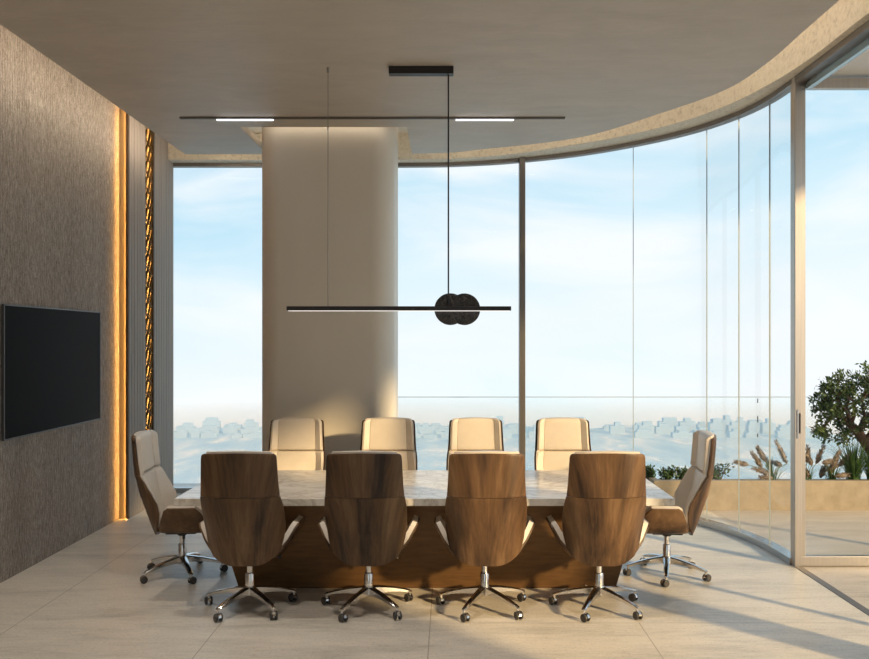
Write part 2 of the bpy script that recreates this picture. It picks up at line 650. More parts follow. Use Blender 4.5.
# hung ceiling with curved edge and a slot around the column
edge = [(p.x, p.y) for p in CE]
back_part = [q for q in edge if q[0] > -0.41]
outl = [(-2.87, Y0), (-2.87, 8.70), (-1.98, 8.70), (-1.98, 7.59), (-0.40, 7.59)] + back_part
bm = bmesh.new()
add_prism(bm, outl, CEIL, CEIL + 0.07)
struct(obj('ceiling', bm, 'ceiling'))
struct(obj('roof_slab', add_prism(bmesh.new(), [(-3.6, Y0 - .2), (2.9, Y0 - .2), (2.9, 6.45)] + [(p.x, p.y) for p in offset(GN, 0.15)][::-1] + [(-3.6, 9.62)], SLAB, SLAB + .2), 'column'))

# limestone fascia over the glass
bm = bmesh.new()
GE = resample(GL + [Vector((2.775, Y0))], 120)
FE = resample(FA, 120)
add_strip(bm, FE, offset(GE, 0.08), 3.89, SLAB)
struct(obj('trim_1', bm, 'limestone', smooth=40), 'speckled limestone fascia curving above the glass', 'fascia')

# cove lighting: led strips lying on the hung ceiling
def led_path(path, d0, d1, z0, z1, name, m, label, g=None):
    o = obj(name, strip(path, d0, d1, z0, z1), m)
    return tag(o, label, 'led strip', g)


cove = [p for p in CE if p.y > 2.0 and p.x > -0.36]
ZA, ZB = CEIL + .022, CEIL + .064
led_path(cove, -.080, -.060, CEIL + .0705, CEIL + .086, 'led_strip', 'led_cove', 'warm led strip hidden in the curved ceiling cove facing the limestone fascia')
led_path([Vector((-2.86, 8.70)), Vector((-2.0, 8.70))], .001, .005, ZA, ZB, 'led_strip', 'led_short', 'short warm led strip hidden in the ceiling cove left of the column')
led_path([Vector((-2.87, 0.3)), Vector((-2.87, 8.6))], .001, .005, ZA, ZB, 'led_strip', 'led_wash', 'warm led strip hidden behind the ceiling edge washing the television wall')
led_path([Vector((-1.94, 7.59)), Vector((-0.44, 7.59))], .001, .005, ZA, ZB, 'led_strip', 'led_slot', 'warm led strip hidden in the ceiling slot in front of the column head')

# rounded column
def rounded(x0, x1, y0, y1, r, n=10):
    pts = []
    for cx, cy, a0 in ((x1 - r, y1 - r, 0), (x0 + r, y1 - r, 90), (x0 + r, y0 + r, 180), (x1 - r, y0 + r, 270)):
        for k in range(n + 1):
            a = R(a0 + 90 * k / n)
            pts.append((cx + r * math.cos(a), cy + r * math.sin(a)))
    return pts


struct(obj('column', add_prism(bmesh.new(), rounded(-1.845, -0.535, 7.70, 8.62, 0.22), 0, SLAB), 'column', smooth=30), 'rounded plaster column behind the table', 'column')

tag(obj('led_strip', box(-1.862, -1.847, 7.95, 8.40, CEIL + .10, CEIL + .13), 'led_slot'), 'warm led strip hidden at the column head beside the ceiling slot', 'led strip')

# fluted panels and lattice recess on the left
def fluted(x0, xf, y0, y1, n):
    pts = [(x0, y0), (xf, y0)]
    w = (y1 - y0) / n
    for i in range(n):
        a = y0 + i * w
        if i:
            pts += [(xf, a + .006)]
        if i < n - 1:
            pts += [(xf, a + w - .006), (xf - .008, a + w)]
    pts += [(xf, y1), (x0, y1)]
    return add_prism(bmesh.new(), pts, 0, SLAB)


struct(obj('trim_2', fluted(XL, -3.225, 8.055, 8.50, 6), 'panel'), 'grey fluted panel between the amber strip and the lattice', 'wall panel')
struct(obj('trim_3', fluted(XL, -3.255, 8.82, 9.45, 8), 'panel'), 'grey fluted panel between the lattice and the window', 'wall panel')
struct(obj('trim_4', box(XL, XL + .012, 8.50, 8.82, 0, SLAB), 'reflector'), 'dark backing of the lattice recess', 'wall panel')

def amber_strip(xw, xf, y, label):
    """light line behind a slim lip: it lights the reflector face and grazes the wall before it"""
    o = empty('led_strip', (0, 0, 0))
    tag(o, label, 'led strip')
    zt = CEIL + .3
    obj('reflector', box(xw + .002, xf - .012, y - .004, y - .0005, .004, zt), 'reflector', o)
    obj('light_line', box(xf - .016, xf - .010, y - .017, y - .006, .004, zt), 'led_amber', o)
    lip = add_prism(bmesh.new(), [(xf - .0195, y - .0285), (xf + .010, y - .0285), (xf + .010, y - .0005), (xf - .006, y - .0005), (xf - .006, y - .024), (xf - .0195, y - .024)], .004, zt)
    obj('lip', lip, 'dark_back', o)


amber_strip(XL, -3.225, 8.054, 'tall amber led strip at the end of the stone wall')
amber_strip(XL + .012, -3.255, 8.819, 'tall amber led strip beside the gold lattice')

# gold lattice of steep crossing bars
lat = empty('lattice_screen', (-3.262, 8.66, 0))
tag(lat, 'narrow gold lattice of slanting bars in the lit wall recess', 'screen')
bm = bmesh.new()
for y in (-.152, .128):
    add_box(bm, -.008, .008, y, y + .014, 0.005, CEIL + .2)
obj('frame', bm, 'gold', lat)
bm = bmesh.new()
zz = -0.1
while zz < CEIL + .1:
    for (ya, yb, dz) in ((-.14, -.02, .26), (0.0, .125, .26)):
        z0 = max(.01, zz + (0.09 if ya > -.1 else 0))
        add_tube(bm, [(0, ya, z0), (0, yb, z0 + dz)], .013, 6)
    add_tube(bm, [(0.004, -.14, max(.02, zz + .19)), (0.004, .125, max(.02, zz + .05))], .007, 6)
    zz += .17
obj('slanting_bars', bm, 'gold', lat)


# ------------------------------------------------------------------ windows
def seg(x_from, x_to):
    """piece of the glass line between two image columns"""
    fine = resample(GL, 900)
    return [p for p in fine if x_from <= VX + p.x / p.y * F_PX <= x_to]


GT = 3.848      # top of the glass
def window(name, path, label, joints=()):
    w = empty(name, (0, 0, 0))
    struct(w, label, 'window')
    p = resample(path, max(4, int(12 * (path[-1] - path[0]).length)))
    obj('head_frame', strip(p, -.035, .05, GT, 3.889), 'frame_dark', w, smooth=30)
    obj('bottom_frame', strip(p, -.05, .05, 0, .055), 'threshold', w, smooth=30)
    # panes with open joints between them
    bm = bmesh.new()
    cuts = [0] + list(joints) + [len(p) - 1]
    obj('glass', strip(p, -.006, .006, .055, GT), 'glass', w, smooth=30)
    return w, p


P1 = [q for q in resample(GL, 900) if q.x < -1.2]
P2 = [q for q in resample(GL, 900) if q.x > -1.15 and VX + q.x / q.y * F_PX < 519.5]
P3 = [q for q in resample(GL, 900) if VX + q.x / q.y * F_PX > 524.5]
window('window_1', P1, 'tall window between the fluted panel and the column')
window('window_2', P2, 'tall window between the column and the slim mullion')
w3, p3 = window('window_3', P3, 'large curved glass wall right of the slim mullion')
bm = bmesh.new()
for px in (633, 707, 739, 770):
    q = min(P3, key=lambda v: abs(VX + v.x / v.y * F_PX - px))
    i = P3.index(q)
    t = (P3[min(i + 1, len(P3) - 1)] - P3[max(0, i - 1)]).normalized()
    nrm = Vector((-t.y, t.x))
    c = [q - t * .0005 - nrm * .0068, q + t * .0005 - nrm * .0068, q + t * .0005 + nrm * .0068, q - t * .0005 + nrm * .0068]
    add_prism(bm, [(v.x, v.y) for v in c], .056, GT)
obj('glass_joint', bm, 'joint', w3)

q = min(resample(GL, 900), key=lambda v: abs(VX + v.x / v.y * F_PX - 522))
struct(obj('mullion', box(q.x - .033, q.x + .033, q.y - .09, q.y + .05, 0, 3.889), 'frame_dark', bevel=.004), 'slim dark vertical window mullion between two glass walls', 'mullion')
c = Vector((-1.18, 9.47))
struct(obj('mullion', box(c.x - .03, c.x + .03, c.y - .05, c.y + .05, 0, 3.889), 'frame_dark', bevel=.004), 'window post behind the rounded column', 'mullion')

# ------------------------------------------------------------------ terrace door, opened outwards at a right angle
YD = 6.34
door = empty('door_1', (2.741, YD, 0))
struct(door, 'open glass terrace door with brushed metal frame', 'door')
bm = bmesh.new()
add_box(bm, 0.0, .056, 0, .085, 0, 3.888)
obj('door_post', bm, 'alu', door, bevel=.004)
bm = bmesh.new()
add_box(bm, .058, .092, .015, .07, .082, 3.80)       # stile
add_box(bm, 1.60, 1.66, .015, .07, .082, 3.80)
add_box(bm, .058, 1.66, .015, .07, .004, .080)       # bottom rail
add_box(bm, .058, 1.66, .015, .07, 3.80, 3.885)      # top rail
obj('door_frame', bm, 'alu', door, bevel=.003)
obj('glass', box(.093, 1.599, .036, .048, .080, 3.80), 'glass', door)
hd = obj('door_handle', box(.036, .047, -.018, 0, 1.06, 1.22), 'alu', door, bevel=.004)
obj('lock_plate', box(.016, .029, -.008, 0, 1.02, 1.25), 'threshold', door, bevel=.002)

# floor track and head rail along the open side
struct(obj('trim_5', box(2.741, 2.799, 2.15, YD - .002, -.10, .003), 'frame_dark'), 'sliding track set in the floor', 'track')
struct(obj('trim_6', box(2.83, 2.87, 2.15, YD, 3.79, 3.95), 'head_rail'), 'rail tinted pale blue-grey for reflected sky under the terrace soffit', 'head rail')
struct(obj('trim_7', box(2.74, 2.83, 2.15, YD, 3.84, 3.90), 'frame_dark'), 'dark lintel above the open terrace side', 'lintel')
struct(obj('terrace_soffit', box(2.872, 4.75, Y0, 6.62, 3.905, 4.1), 'soffit'), 'pale soffit over the terrace door', 'soffit')
for k, (ya, yb) in enumerate(((3.98, 4.36), (4.92, 4.98))):  # unseen posts added to cast shadow bands on floor and column
    d = empty('door_%d' % (k + 2), (2.775, ya, 0))
    struct(d, ('unseen wide post added for its shadow', 'unseen slim post added for its shadow')[k] + ' on the open terrace side', 'door')
    obj('door_frame', box(-.02, .02 + .02 * (1 - k), 0, yb - ya, .005, 3.83), 'alu', d, bevel=.003)

# ------------------------------------------------------------------ conference chair
def interp(tab, h):
    if h <= tab[0][0]:
        return tab[0][1:]
    for a, b in zip(tab, tab[1:]):
        if h <= b[0]:
            t = (h - a[0]) / (b[0] - a[0])
            t = t * t * (3 - 2 * t) * 0.35 + t * 0.65
            return tuple(x + (y - x) * t for x, y in zip(a[1:], b[1:]))
    return tab[-1][1:]


#          h     y centre  half width  edge forward
BACK = [(.326, -0.172, .070, .000), (.332, -0.177, .108, .006), (.350, -0.188, .156, .024), (.385, -0.204, .204, .058), (.44, -0.226, .238, .098),
        (.52, -0.256, .256, .138), (.58, -0.278, .264, .150), (.65, -0.301, .267, .136), (.73, -0.315, .265, .104), (.797, -0.330, .2565, .074),
        (.803, -0.331, .2535, .072), (.90, -0.340, .247, .064), (0.990, -0.347, .243, .060), (1.050, -0.351, .240, .057),
        (1.065, -0.352, .236, .056), (1.072, -0.352, .230, .055), (1.076, -0.352, .221, .052)]


ARCH = .010


def shell_pt(h, s, fwd=0.0, win=1.0):
    yc, w, d = interp(BACK, h)
    t = min(1, max(0, (h - .93) / .15))
    return Vector((w * win * s, yc + d * abs(s) ** 2.8 + fwd, h + ARCH * t * t * (1 - s * s)))


def lin(a, b, n):
    return [a + (b - a) * i / (n - 1) for i in range(n)]


def chair_shell(hs):
    S = lin(-1, 1, 23)
    out = [[shell_pt(h, s) for s in S] for h in hs]
    inn = [[shell_pt(h, s, .013) for s in S] for h in hs]
    return add_solid_grid(bmesh.new(), inn, out)


def cushion(hs, thick, crease, wing, edge_in, low_pull=0.0):
    cr = crease
    S = sorted(set([-1, -.985, -.95] + lin(-.92, -cr - .03, 4) + [-cr - .012, -cr, -cr + .012] + lin(-cr + .05, cr - .05, 13) + [cr - .012, cr, cr + .012] + lin(cr + .03, .92, 4) + [.95, .985, 1]))
    n = len(hs)
    F, B = [], []
    for i, h in enumerate(hs):
        e = min(i, n - 1 - i)
        endk = [0.45, 0.80, 0.95, 1.0][min(e, 3)]
        fr, bk = [], []
        for s in S:
            b = shell_pt(h, s, .0145, edge_in)
            a = abs(s)
            if a <= cr:
                f = thick + .010 * (1 - (a / cr) ** 2)
                base_y = interp(BACK, h)[0] + .0145
            else:
                q = (a - cr) / (1 - cr)
                f = thick + wing(h) * q
                base_y = interp(BACK, h)[0] + .0145
            if abs(a - cr) < .004:
                f -= .006
            if a > .98:
                f -= .018
            elif a > .94:
                f -= .006
            y = base_y + f * endk
            y = max(y, b.y + .010)
            # rims tuck in so the cushion edge is round
            tuck = 1.0 if a <= .98 else .985
            fr.append(Vector((b.x * tuck, y, b.z + (.004 * endk if i == n - 1 else 0))))
            bk.append(b)
        F.append(fr)
        B.append(bk)
    return add_solid_grid(bmesh.new(), F, B)


def wing_head(h):
    return .042


def wing_back(h):
    # side facets of the lower cushion swing forward around elbow height
    t = max(0, 1 - abs(h - .60) / .22)
    return .040 + .075 * t


def seat_section(y, nh=12):
    """half cross-section of the seat tub at depth y: (x, z) from the middle outwards"""
    tab = [(-.165, .05), (-.13, .20), (-.06, .92), (-.03, 1.0), (.165, 1.0), (.20, .86), (.245, .42), (.262, .22)]
    k = interp(tab, y)[0]
    fl = [(-.165, .12), (-.10, .19), (0, .205), (.2, .205), (.262, .195)]
    x0 = interp(fl, y)[0]
    zb = .362 + (.012 if y > .2 else 0) * (y - .2) / .06
    pts = [(x0 * i / 4, zb) for i in range(5)]
    for i in range(1, nh + 1):
        q = i / nh * k
        pts.append((x0 + .135 * q ** .85, zb + .208 * q ** 1.25))
    return pts


def seat_grid(ys, off, pad):
    rows = []
    for y in ys:
        half = seat_section(y)
        n = len(half)
        pts = []
        for i, (x, z) in enumerate(half):
            a = half[max(0, i - 1)]
            b = half[min(n - 1, i + 1)]
            tx, tz = b[0] - a[0], b[1] - a[1]
            L = math.hypot(tx, tz) or 1
            o = off
            if pad:
                o += pad * max(0, 1 - (i / 7.0) ** 2)
            pts.append((x - tz / L * o, z + tx / L * o))
        pts[0] = (0, pts[0][1])
        rows.append([Vector((-x, y, z)) for x, z in pts[::-1]] + [Vector((x, y, z)) for x, z in pts[1:]])
    return rows


def make_chair():
    root = empty('conference_chair')
    hs_low = [.326, .329, .334, .343, .36, .385, .41, .44] + lin(.47, .785, 13) + [.7985]
    hs_up = [.8015] + lin(.81, 1.04, 9) + [1.055, 1.065, 1.072, 1.076]
    obj('back_shell', chair_shell(hs_low), 'walnut', root, smooth=40)
    obj('headrest_shell', chair_shell(hs_up), 'walnut', root, smooth=40)
    hb = [.415, .421, .430, .445] + lin(.47, .765, 13) + [.782, .792, .798, .802]
    hh = [.805, .809, .815, .825] + lin(.85, 1.03, 9) + [1.052, 1.068, 1.080, 1.087]
    c1 = obj('back_cushion', cushion(hb, .062, .70, wing_back, .955), 'leather', root, smooth=28)
    c2 = obj('headrest_cushion', cushion(hh, .066, .72, wing_head, .94), 'leather', root, smooth=28)
    ys = [-.165, -.155, -.14, -.115, -.09, -.06, -.03, 0, .05, .10, .14, .165, .185, .205, .225, .245, .262]
    obj('seat_shell', add_solid_grid(bmesh.new(), seat_grid(ys, .012, 0), seat_grid(ys, 0, 0)), 'walnut', root, smooth=40)
    obj('seat_cushion', add_solid_grid(bmesh.new(), seat_grid(ys, .044, .026), seat_grid(ys, .0125, 0)), 'leather', root, smooth=35)
    # under-seat mechanism
    mb = bmesh.new()
    add_box(mb, -.075, .075, -.11, .12, .322, .361)
    add_lathe(mb, [(.034, .300), (.04, .324)], n=16)
    me = obj('tilt_mechanism', mb, 'mechanism', root, bevel=.008)
    lv = bmesh.new()
    add_tube(lv, [(.07, .04, .342), (.15, .05, .338), (.185, .055, .332)], .006, 8)
    add_tube(lv, [(.185, .055, .346), (.188, .055, .316)], .011, 8)
    obj('tilt_lever', lv, 'mechanism', me, smooth=40)
    gb = bmesh.new()
    add_lathe(gb, [(.030, .105), (.030, .232), (.027, .238), (.020, .240), (.020, .330)], n=20)
    obj('gas_lift', gb, 'chrome', root, smooth=40)
    # five-armed base, one arm pointing forwards
    RW = .298
    hub = bmesh.new()
    add_lathe(hub, [(.036, .088), (.044, .094), (.044, .135), (.036, .150), (.031, .150)], n=24)
    sb = obj('base_hub', hub, 'chrome', root, smooth=40)
    for k in range(5):
        a = R(97 + 72 * k)
        u = Vector((math.cos(a), math.sin(a), 0))
        v = Vector((-u.y, u.x, 0))
        arm = bmesh.new()
        rows_t, rows_b = [], []
        for r, zt, th, w in ((.034, .146, .052, .025), (.08, .139, .044, .023), (.15, .126, .034, .020), (.22, .109, .026, .018), (.275, .092, .021, .0165), (.300, .083, .017, .015), (.310, .077, .008, .010)):
            c = u * r
            rows_t.append([c - v * w + Vector((0, 0, zt - .006)), c - v * w * .6 + Vector((0, 0, zt)), c + v * w * .6 + Vector((0, 0, zt)), c + v * w + Vector((0, 0, zt - .006))])
            rows_b.append([c - v * w * .95 + Vector((0, 0, zt - th + .002)), c - v * w * .55 + Vector((0, 0, zt - th)), c + v * w * .55 + Vector((0, 0, zt - th)), c + v * w * .95 + Vector((0, 0, zt - th + .002))])
        add_solid_grid(arm, rows_t, rows_b)
        obj('base_arm', arm, 'chrome', root, smooth=35)
        # caster
        ca = a + R((35, -48, 70, -20, 110)[k])
        e = u * RW
        d = Vector((math.cos(ca), math.sin(ca), 0))
        wv = Vector((-d.y, d.x, 0))
        cb = bmesh.new()
        add_lathe(cb, [(.009, .046), (.009, .068), (.013, .069), (.013, .075)], center=(e.x, e.y, 0), n=12)
        hc = e + d * .012
        # hood over the twin wheels
        top = [hc + d * (.030 * math.cos(t)) + Vector((0, 0, .027 + .030 * math.sin(t))) for t in lin(R(8), R(172), 9)]
        low = [hc + d * (.024 * math.cos(t)) + Vector((0, 0, .027 + .024 * math.sin(t))) for t in lin(R(8), R(172), 9)]
        add_solid_grid(cb, [[p - wv * .009 for p in top], [p + wv * .009 for p in top]], [[p - wv * .009 for p in low], [p + wv * .009 for p in low]])
        c = obj('caster', cb, 'chrome', root, smooth=40)
        for sgn in (-1, 1):
            wb = bmesh.new()
            add_lathe(wb, [(.016, -.007), (.024, -.006), (.0265, -.002), (.0265, .003), (.023, .007)], axis='Z', n=18)
            rot = wv.to_track_quat('Z', 'Y').to_matrix().to_4x4()
            bmesh.ops.transform(wb, matrix=Matrix.Translation(hc + wv * (.0165 * sgn) + Vector((0, 0, .0267))) @ rot, verts=wb.verts[:])
            obj('caster_wheel', wb, 'rubber', c, smooth=40)
    return root


def copy_tree(o, parent=None):
    c = o.copy()
    COL.objects.link(c)
    if parent:
        c.parent = parent
    for ch in [k for k in bpy.data.objects if k.parent == o]:
        copy_tree(ch, c)
    return c


chair = make_chair()
spots = [
    (-1.338, 5.38, 0, 'walnut-backed chair on the near side of the table, nearest the television wall', None),
    (-.540, 5.38, 0, 'shaded walnut-backed near-side chair standing in front of the cream column', None),
    (.240, 5.38, 0, 'sunlit walnut-backed near-side chair directly below the two black pendant discs', None),
    (1.008, 5.38, 0, 'sunlit walnut-backed near-side chair closest to the terrace door', None),
    (-1.373, 6.95, 180, 'sunlit cream leather far-side chair wholly in front of the cream column', None),
    (-.5475, 6.95, 180, 'cream leather far-side chair overlapping the edge of column and window', None),
    (.242, 6.95, 180, 'cream leather far-side chair against the window just before the slim mullion', None),
    (1.027, 6.95, 180, 'sunlit cream leather far-side chair against the curved glass just past the mullion', None),
    (-2.05, 6.15, -85, 'chair at the table end by the television wall, beige seat seen from the side', None),
    (1.668, 6.13, 85, 'chair at the table end by the terrace, leather seat seen from the side', None),
]
for i, (x, y, a, label, g) in enumerate(spots):
    o = chair if i == 0 else None
    if o is None:
        o = copy_tree(chair)
    o.location = (x, y, 0)
    o.rotation_euler = (0, 0, R(a))
    tag(o, label, 'chair', 'conference chairs around the marble table')

# ------------------------------------------------------------------ table
tab = empty('conference_table', (-.165, 5.93, 0))
tag(tab, 'long marble-topped conference table on a bronze plinth base', 'table')
obj('table_top', box(-1.675, 1.675, -.585, .585, .690, .740), 'marble', tab, bevel=.004)
bm = bmesh.new()
lo = [(-1.36, -.13), (1.375, -.13), (1.375, .13), (-1.36, .13)]
hi = [(-1.56, -.20), (1.555, -.20), (1.555, .20), (-1.56, .20)]
vl = [bm.verts.new((x, y, .0)) for x, y in lo]
vh = [bm.verts.new((x, y, .689)) for x, y in hi]
bm.faces.new(vl[::-1])
bm.faces.new(vh)
for i in range(4):
    j = (i + 1) % 4
    bm.faces.new((vl[i], vl[j], vh[j], vh[i]))
obj('table_base', bm, 'bronze', tab, bevel=.006)

# ------------------------------------------------------------------ television
tv = empty('television', (XL + .003, 6.733, 1.053))
tag(tv, 'wide black wall-mounted television on the ribbed stone wall', 'television')
bm = bmesh.new()
add_box(bm, .008, .029, -.8185, .8185, 0, .010)
add_box(bm, .008, .029, -.8185, .8185, 1.003, 1.013)
add_box(bm, .008, .029, -.8185, -.8095, .010, 1.003)
add_box(bm, .008, .029, .8095, .8185, .010, 1.003)
obj('bezel', bm, 'bezel', tv)
obj('screen', box(.0125, .026, -.8095, .8095, .010, 1.003), 'screen', tv)
obj('back_housing', box(0, .012, -.74, .74, .07, .93), 'plastic_black', tv)

# ------------------------------------------------------------------ pendant
YP = 5.93
sc = YP / F_PX
pd = empty('pendant_lamp', (0, YP, 0))
tag(pd, 'slim black linear pendant lamp with two round discs over the table', 'pendant lamp')
zb = EYE + (VY - 309.3) * sc
bm = box((287 - VX) * sc, (511 - VX) * sc, -.021, .021, zb - .010, zb + .022)
obj('light_bar', bm, 'lamp_black', pd, bevel=.002)
obj('diffuser', box((288.5 - VX) * sc, (509.5 - VX) * sc, -.017, .017, zb - .0135, zb - .0101), 'led_bar', pd)
for cx, yo in ((450.3, .031), (464.5, .048)):
    bm = bmesh.new()
    add_lathe(bm, [(.100, -.008), (.117, -.007), (.119, 0), (.117, .007), (.100, .008)], center=((cx - VX) * sc, yo, EYE + (VY - 309) * sc), axis='Y', n=48)
    obj('disc', bm, 'disc', pd, smooth=40)
bm = bmesh.new()
add_tube(bm, [((448.4 - VX) * sc, 0, zb + .02), ((448.4 - VX) * sc, 0, CEIL - .05)], .006, 10)
obj('cord', bm, 'lamp_black', pd, smooth=60)
obj('canopy', box((389 - VX) * sc, (453.5 - VX) * sc, -.035, .035, CEIL - .055, CEIL), 'lamp_black', pd, bevel=.002)
bm = bmesh.new()
xw = (328 - VX) * sc
add_tube(bm, [(xw, 0, zb + .02), (xw, 0, CEIL - .02)], .0032, 6)
w = obj('suspension_wire', bm, 'steel_wire', pd)
bm = bmesh.new()
add_lathe(bm, [(.008, CEIL - .04), (.010, CEIL - .036), (.010, CEIL)], center=(xw, 0, 0), n=12)
obj('wire_anchor', bm, 'steel_wire', w, smooth=40)
bm = bmesh.new()
add_lathe(bm, [(.005, 0), (.006, .004), (.006, .03), (.004, .034)], center=(xw, 0, EYE + (VY - 130) * sc), n=10)
obj('wire_gripper', bm, 'chrome', w, smooth=40)

# ------------------------------------------------------------------ ceiling track and lights
YT = 7.256
st = YT / F_PX
bm = bmesh.new()
add_box(bm, (180 - VX) * st, (565 - VX) * st, YT - .018, YT - .012, CEIL - .014, CEIL)
add_box(bm, (180 - VX) * st, (565 - VX) * st, YT + .012, YT + .018, CEIL - .014, CEIL)
add_box(bm, (180 - VX) * st, (565 - VX) * st, YT - .012, YT + .012, CEIL - .004, CEIL)
tag(obj('ceiling_track', bm, 'frame_dark'), 'thin dark lighting track across the ceiling', 'lighting track')
for xa, xb, lab in ((217, 273, 'white linear track light above the column\'s left edge'), (456, 513.5, 'white linear track light to the right of the pendant cord')):
    t = empty('track_light', ((xa + xb) / 2 * st - VX * st, YT, CEIL - .0045))
    tag(t, lab, 'track light', 'linear lights in the ceiling track')
    hw = (xb - xa) / 2 * st
    obj('housing', box(-hw, hw, -.0115, .0115, -.016, 0), 'lamp_black', t)
    obj('diffuser', box(-hw, hw, -.0115, .0115, -.0235, -.0165), 'led_white', t)

# ------------------------------------------------------------------ fill downlights added out of view to brighten the floor
k = 0
for y, word in ((4.62, 'over the near chairs'),):
    for x, side in ((-2.35, 'by the television wall'), (-.95, 'left of the middle'), (.45, 'right of the middle')):
        t = empty('fill_downlight', (x, y, CEIL))
        tag(t, 'unseen added round black downlight %s, %s' % (word, side), 'fill_downlight', 'added ceiling fill lights')
        bm = bmesh.new()
        add_lathe(bm, [(.045, -.006), (.045, -.001)], n=24)
        obj('bezel', bm, 'lamp_black', t, smooth=40)
        bm = bmesh.new()
        add_lathe(bm, [(.034, -.009), (.034, -.0062)], n=24)
        obj('diffuser', bm, 'led_fill', t)
        lt = bpy.data.lights.new('fill_downlight_lamp', 'SPOT')
        lt.energy = 62
        lt.color = (1.0, 0.91, 0.80)
        lt.spot_size = R(100)
        lt.spot_blend = 0.9
        lt.shadow_soft_size = .05
        lo = bpy.data.objects.new('lamp', lt)  # added spot that brightens the floor
        lo.location = (0, 0, -.07)
        lo.parent = t
        COL.objects.link(lo)

# ------------------------------------------------------------------ terrace: planter
PY0, PY1, PX0, PX1, PH = 8.46, 8.86, 2.17, 6.6, .312
pl = empty('planter', (0, 0, 0))
tag(pl, 'long low sand-coloured planter along the terrace edge', 'planter')
bm = bmesh.new()
add_box(bm, PX0, PX1, PY0, PY0 + .06, .0, PH)
add_box(bm, PX0, PX1, PY1 - .05, PY1, .0, PH - .05)
add_box(bm, PX0, PX0 + .06, PY0 + .06, PY1 - .06, .0, PH)
add_box(bm, PX1 - .06, PX1, PY0 + .06, PY1 - .06, .0, PH)
obj('planter_wall', bm, 'planter', pl)
obj('soil', box(PX0 + .06, PX1 - .06, PY0 + .06, PY1 - .06, .1, PH - .06), 'soil', pl)
ZS = PH - .06

# glass railing at the slab edge
ry = 9.9
rl = empty('glass_railing', (0, ry, 0))
tag(rl, 'frameless glass railing along the terrace edge beyond the planter', 'railing')
xs = [-1.3, -.1, 1.3, 2.6, 3.82, 5.1, 6.4, 7.6]
for a, b in zip(xs, xs[1:]):
    obj('railing_pane', box(a + .004, b - .004, -.006, .006, .02, 1.09), 'glass', rl)
bm = bmesh.new()
add_box(bm, xs[0], xs[-1], -.007, .007, 1.0905, 1.098)
obj('railing_cap', bm, 'joint', rl)
bm = bmesh.new()
add_box(bm, xs[0], xs[-1], -.03, .03, .0, .06)
obj('railing_channel', bm, 'threshold', rl)
for b in xs[4:-1]:
    for za, zc in ((1.02, 1.075), (.78, .86), (.60, .64), (.42, .50)):
        obj('clip', box(b - .0035, b + .0035, -.009, .009, za, zc), 'joint_dark', rl)


# ------------------------------------------------------------------ plants
def leaf(bm, p, d, n, L, w):
    d = d.normalized()
    s = d.cross(n)
    if s.length < 1e-4:
        s = d.orthogonal()
    s.normalize()
    up = s.cross(d)
    v = [bm.verts.new(q) for q in (p, p + d * L * .5 + s * w * .5 + up * L * .06, p + d * L, p + d * L * .5 - s * w * .5 + up * L * .06)]
    m = bm.verts.new(p + d * L * .5)
    for i in range(4):
        pass
    bm.faces.new((v[0], v[1], m))
    bm.faces.new((v[1], v[2], m))
    bm.faces.new((v[2], v[3], m))
    bm.faces.new((v[3], v[0], m))


def rvec(rng):
    while True:
        v = Vector((rng.uniform(-1, 1), rng.uniform(-1, 1), rng.uniform(-1, 1)))
        if .05 < v.length < 1:
            return v.normalized()


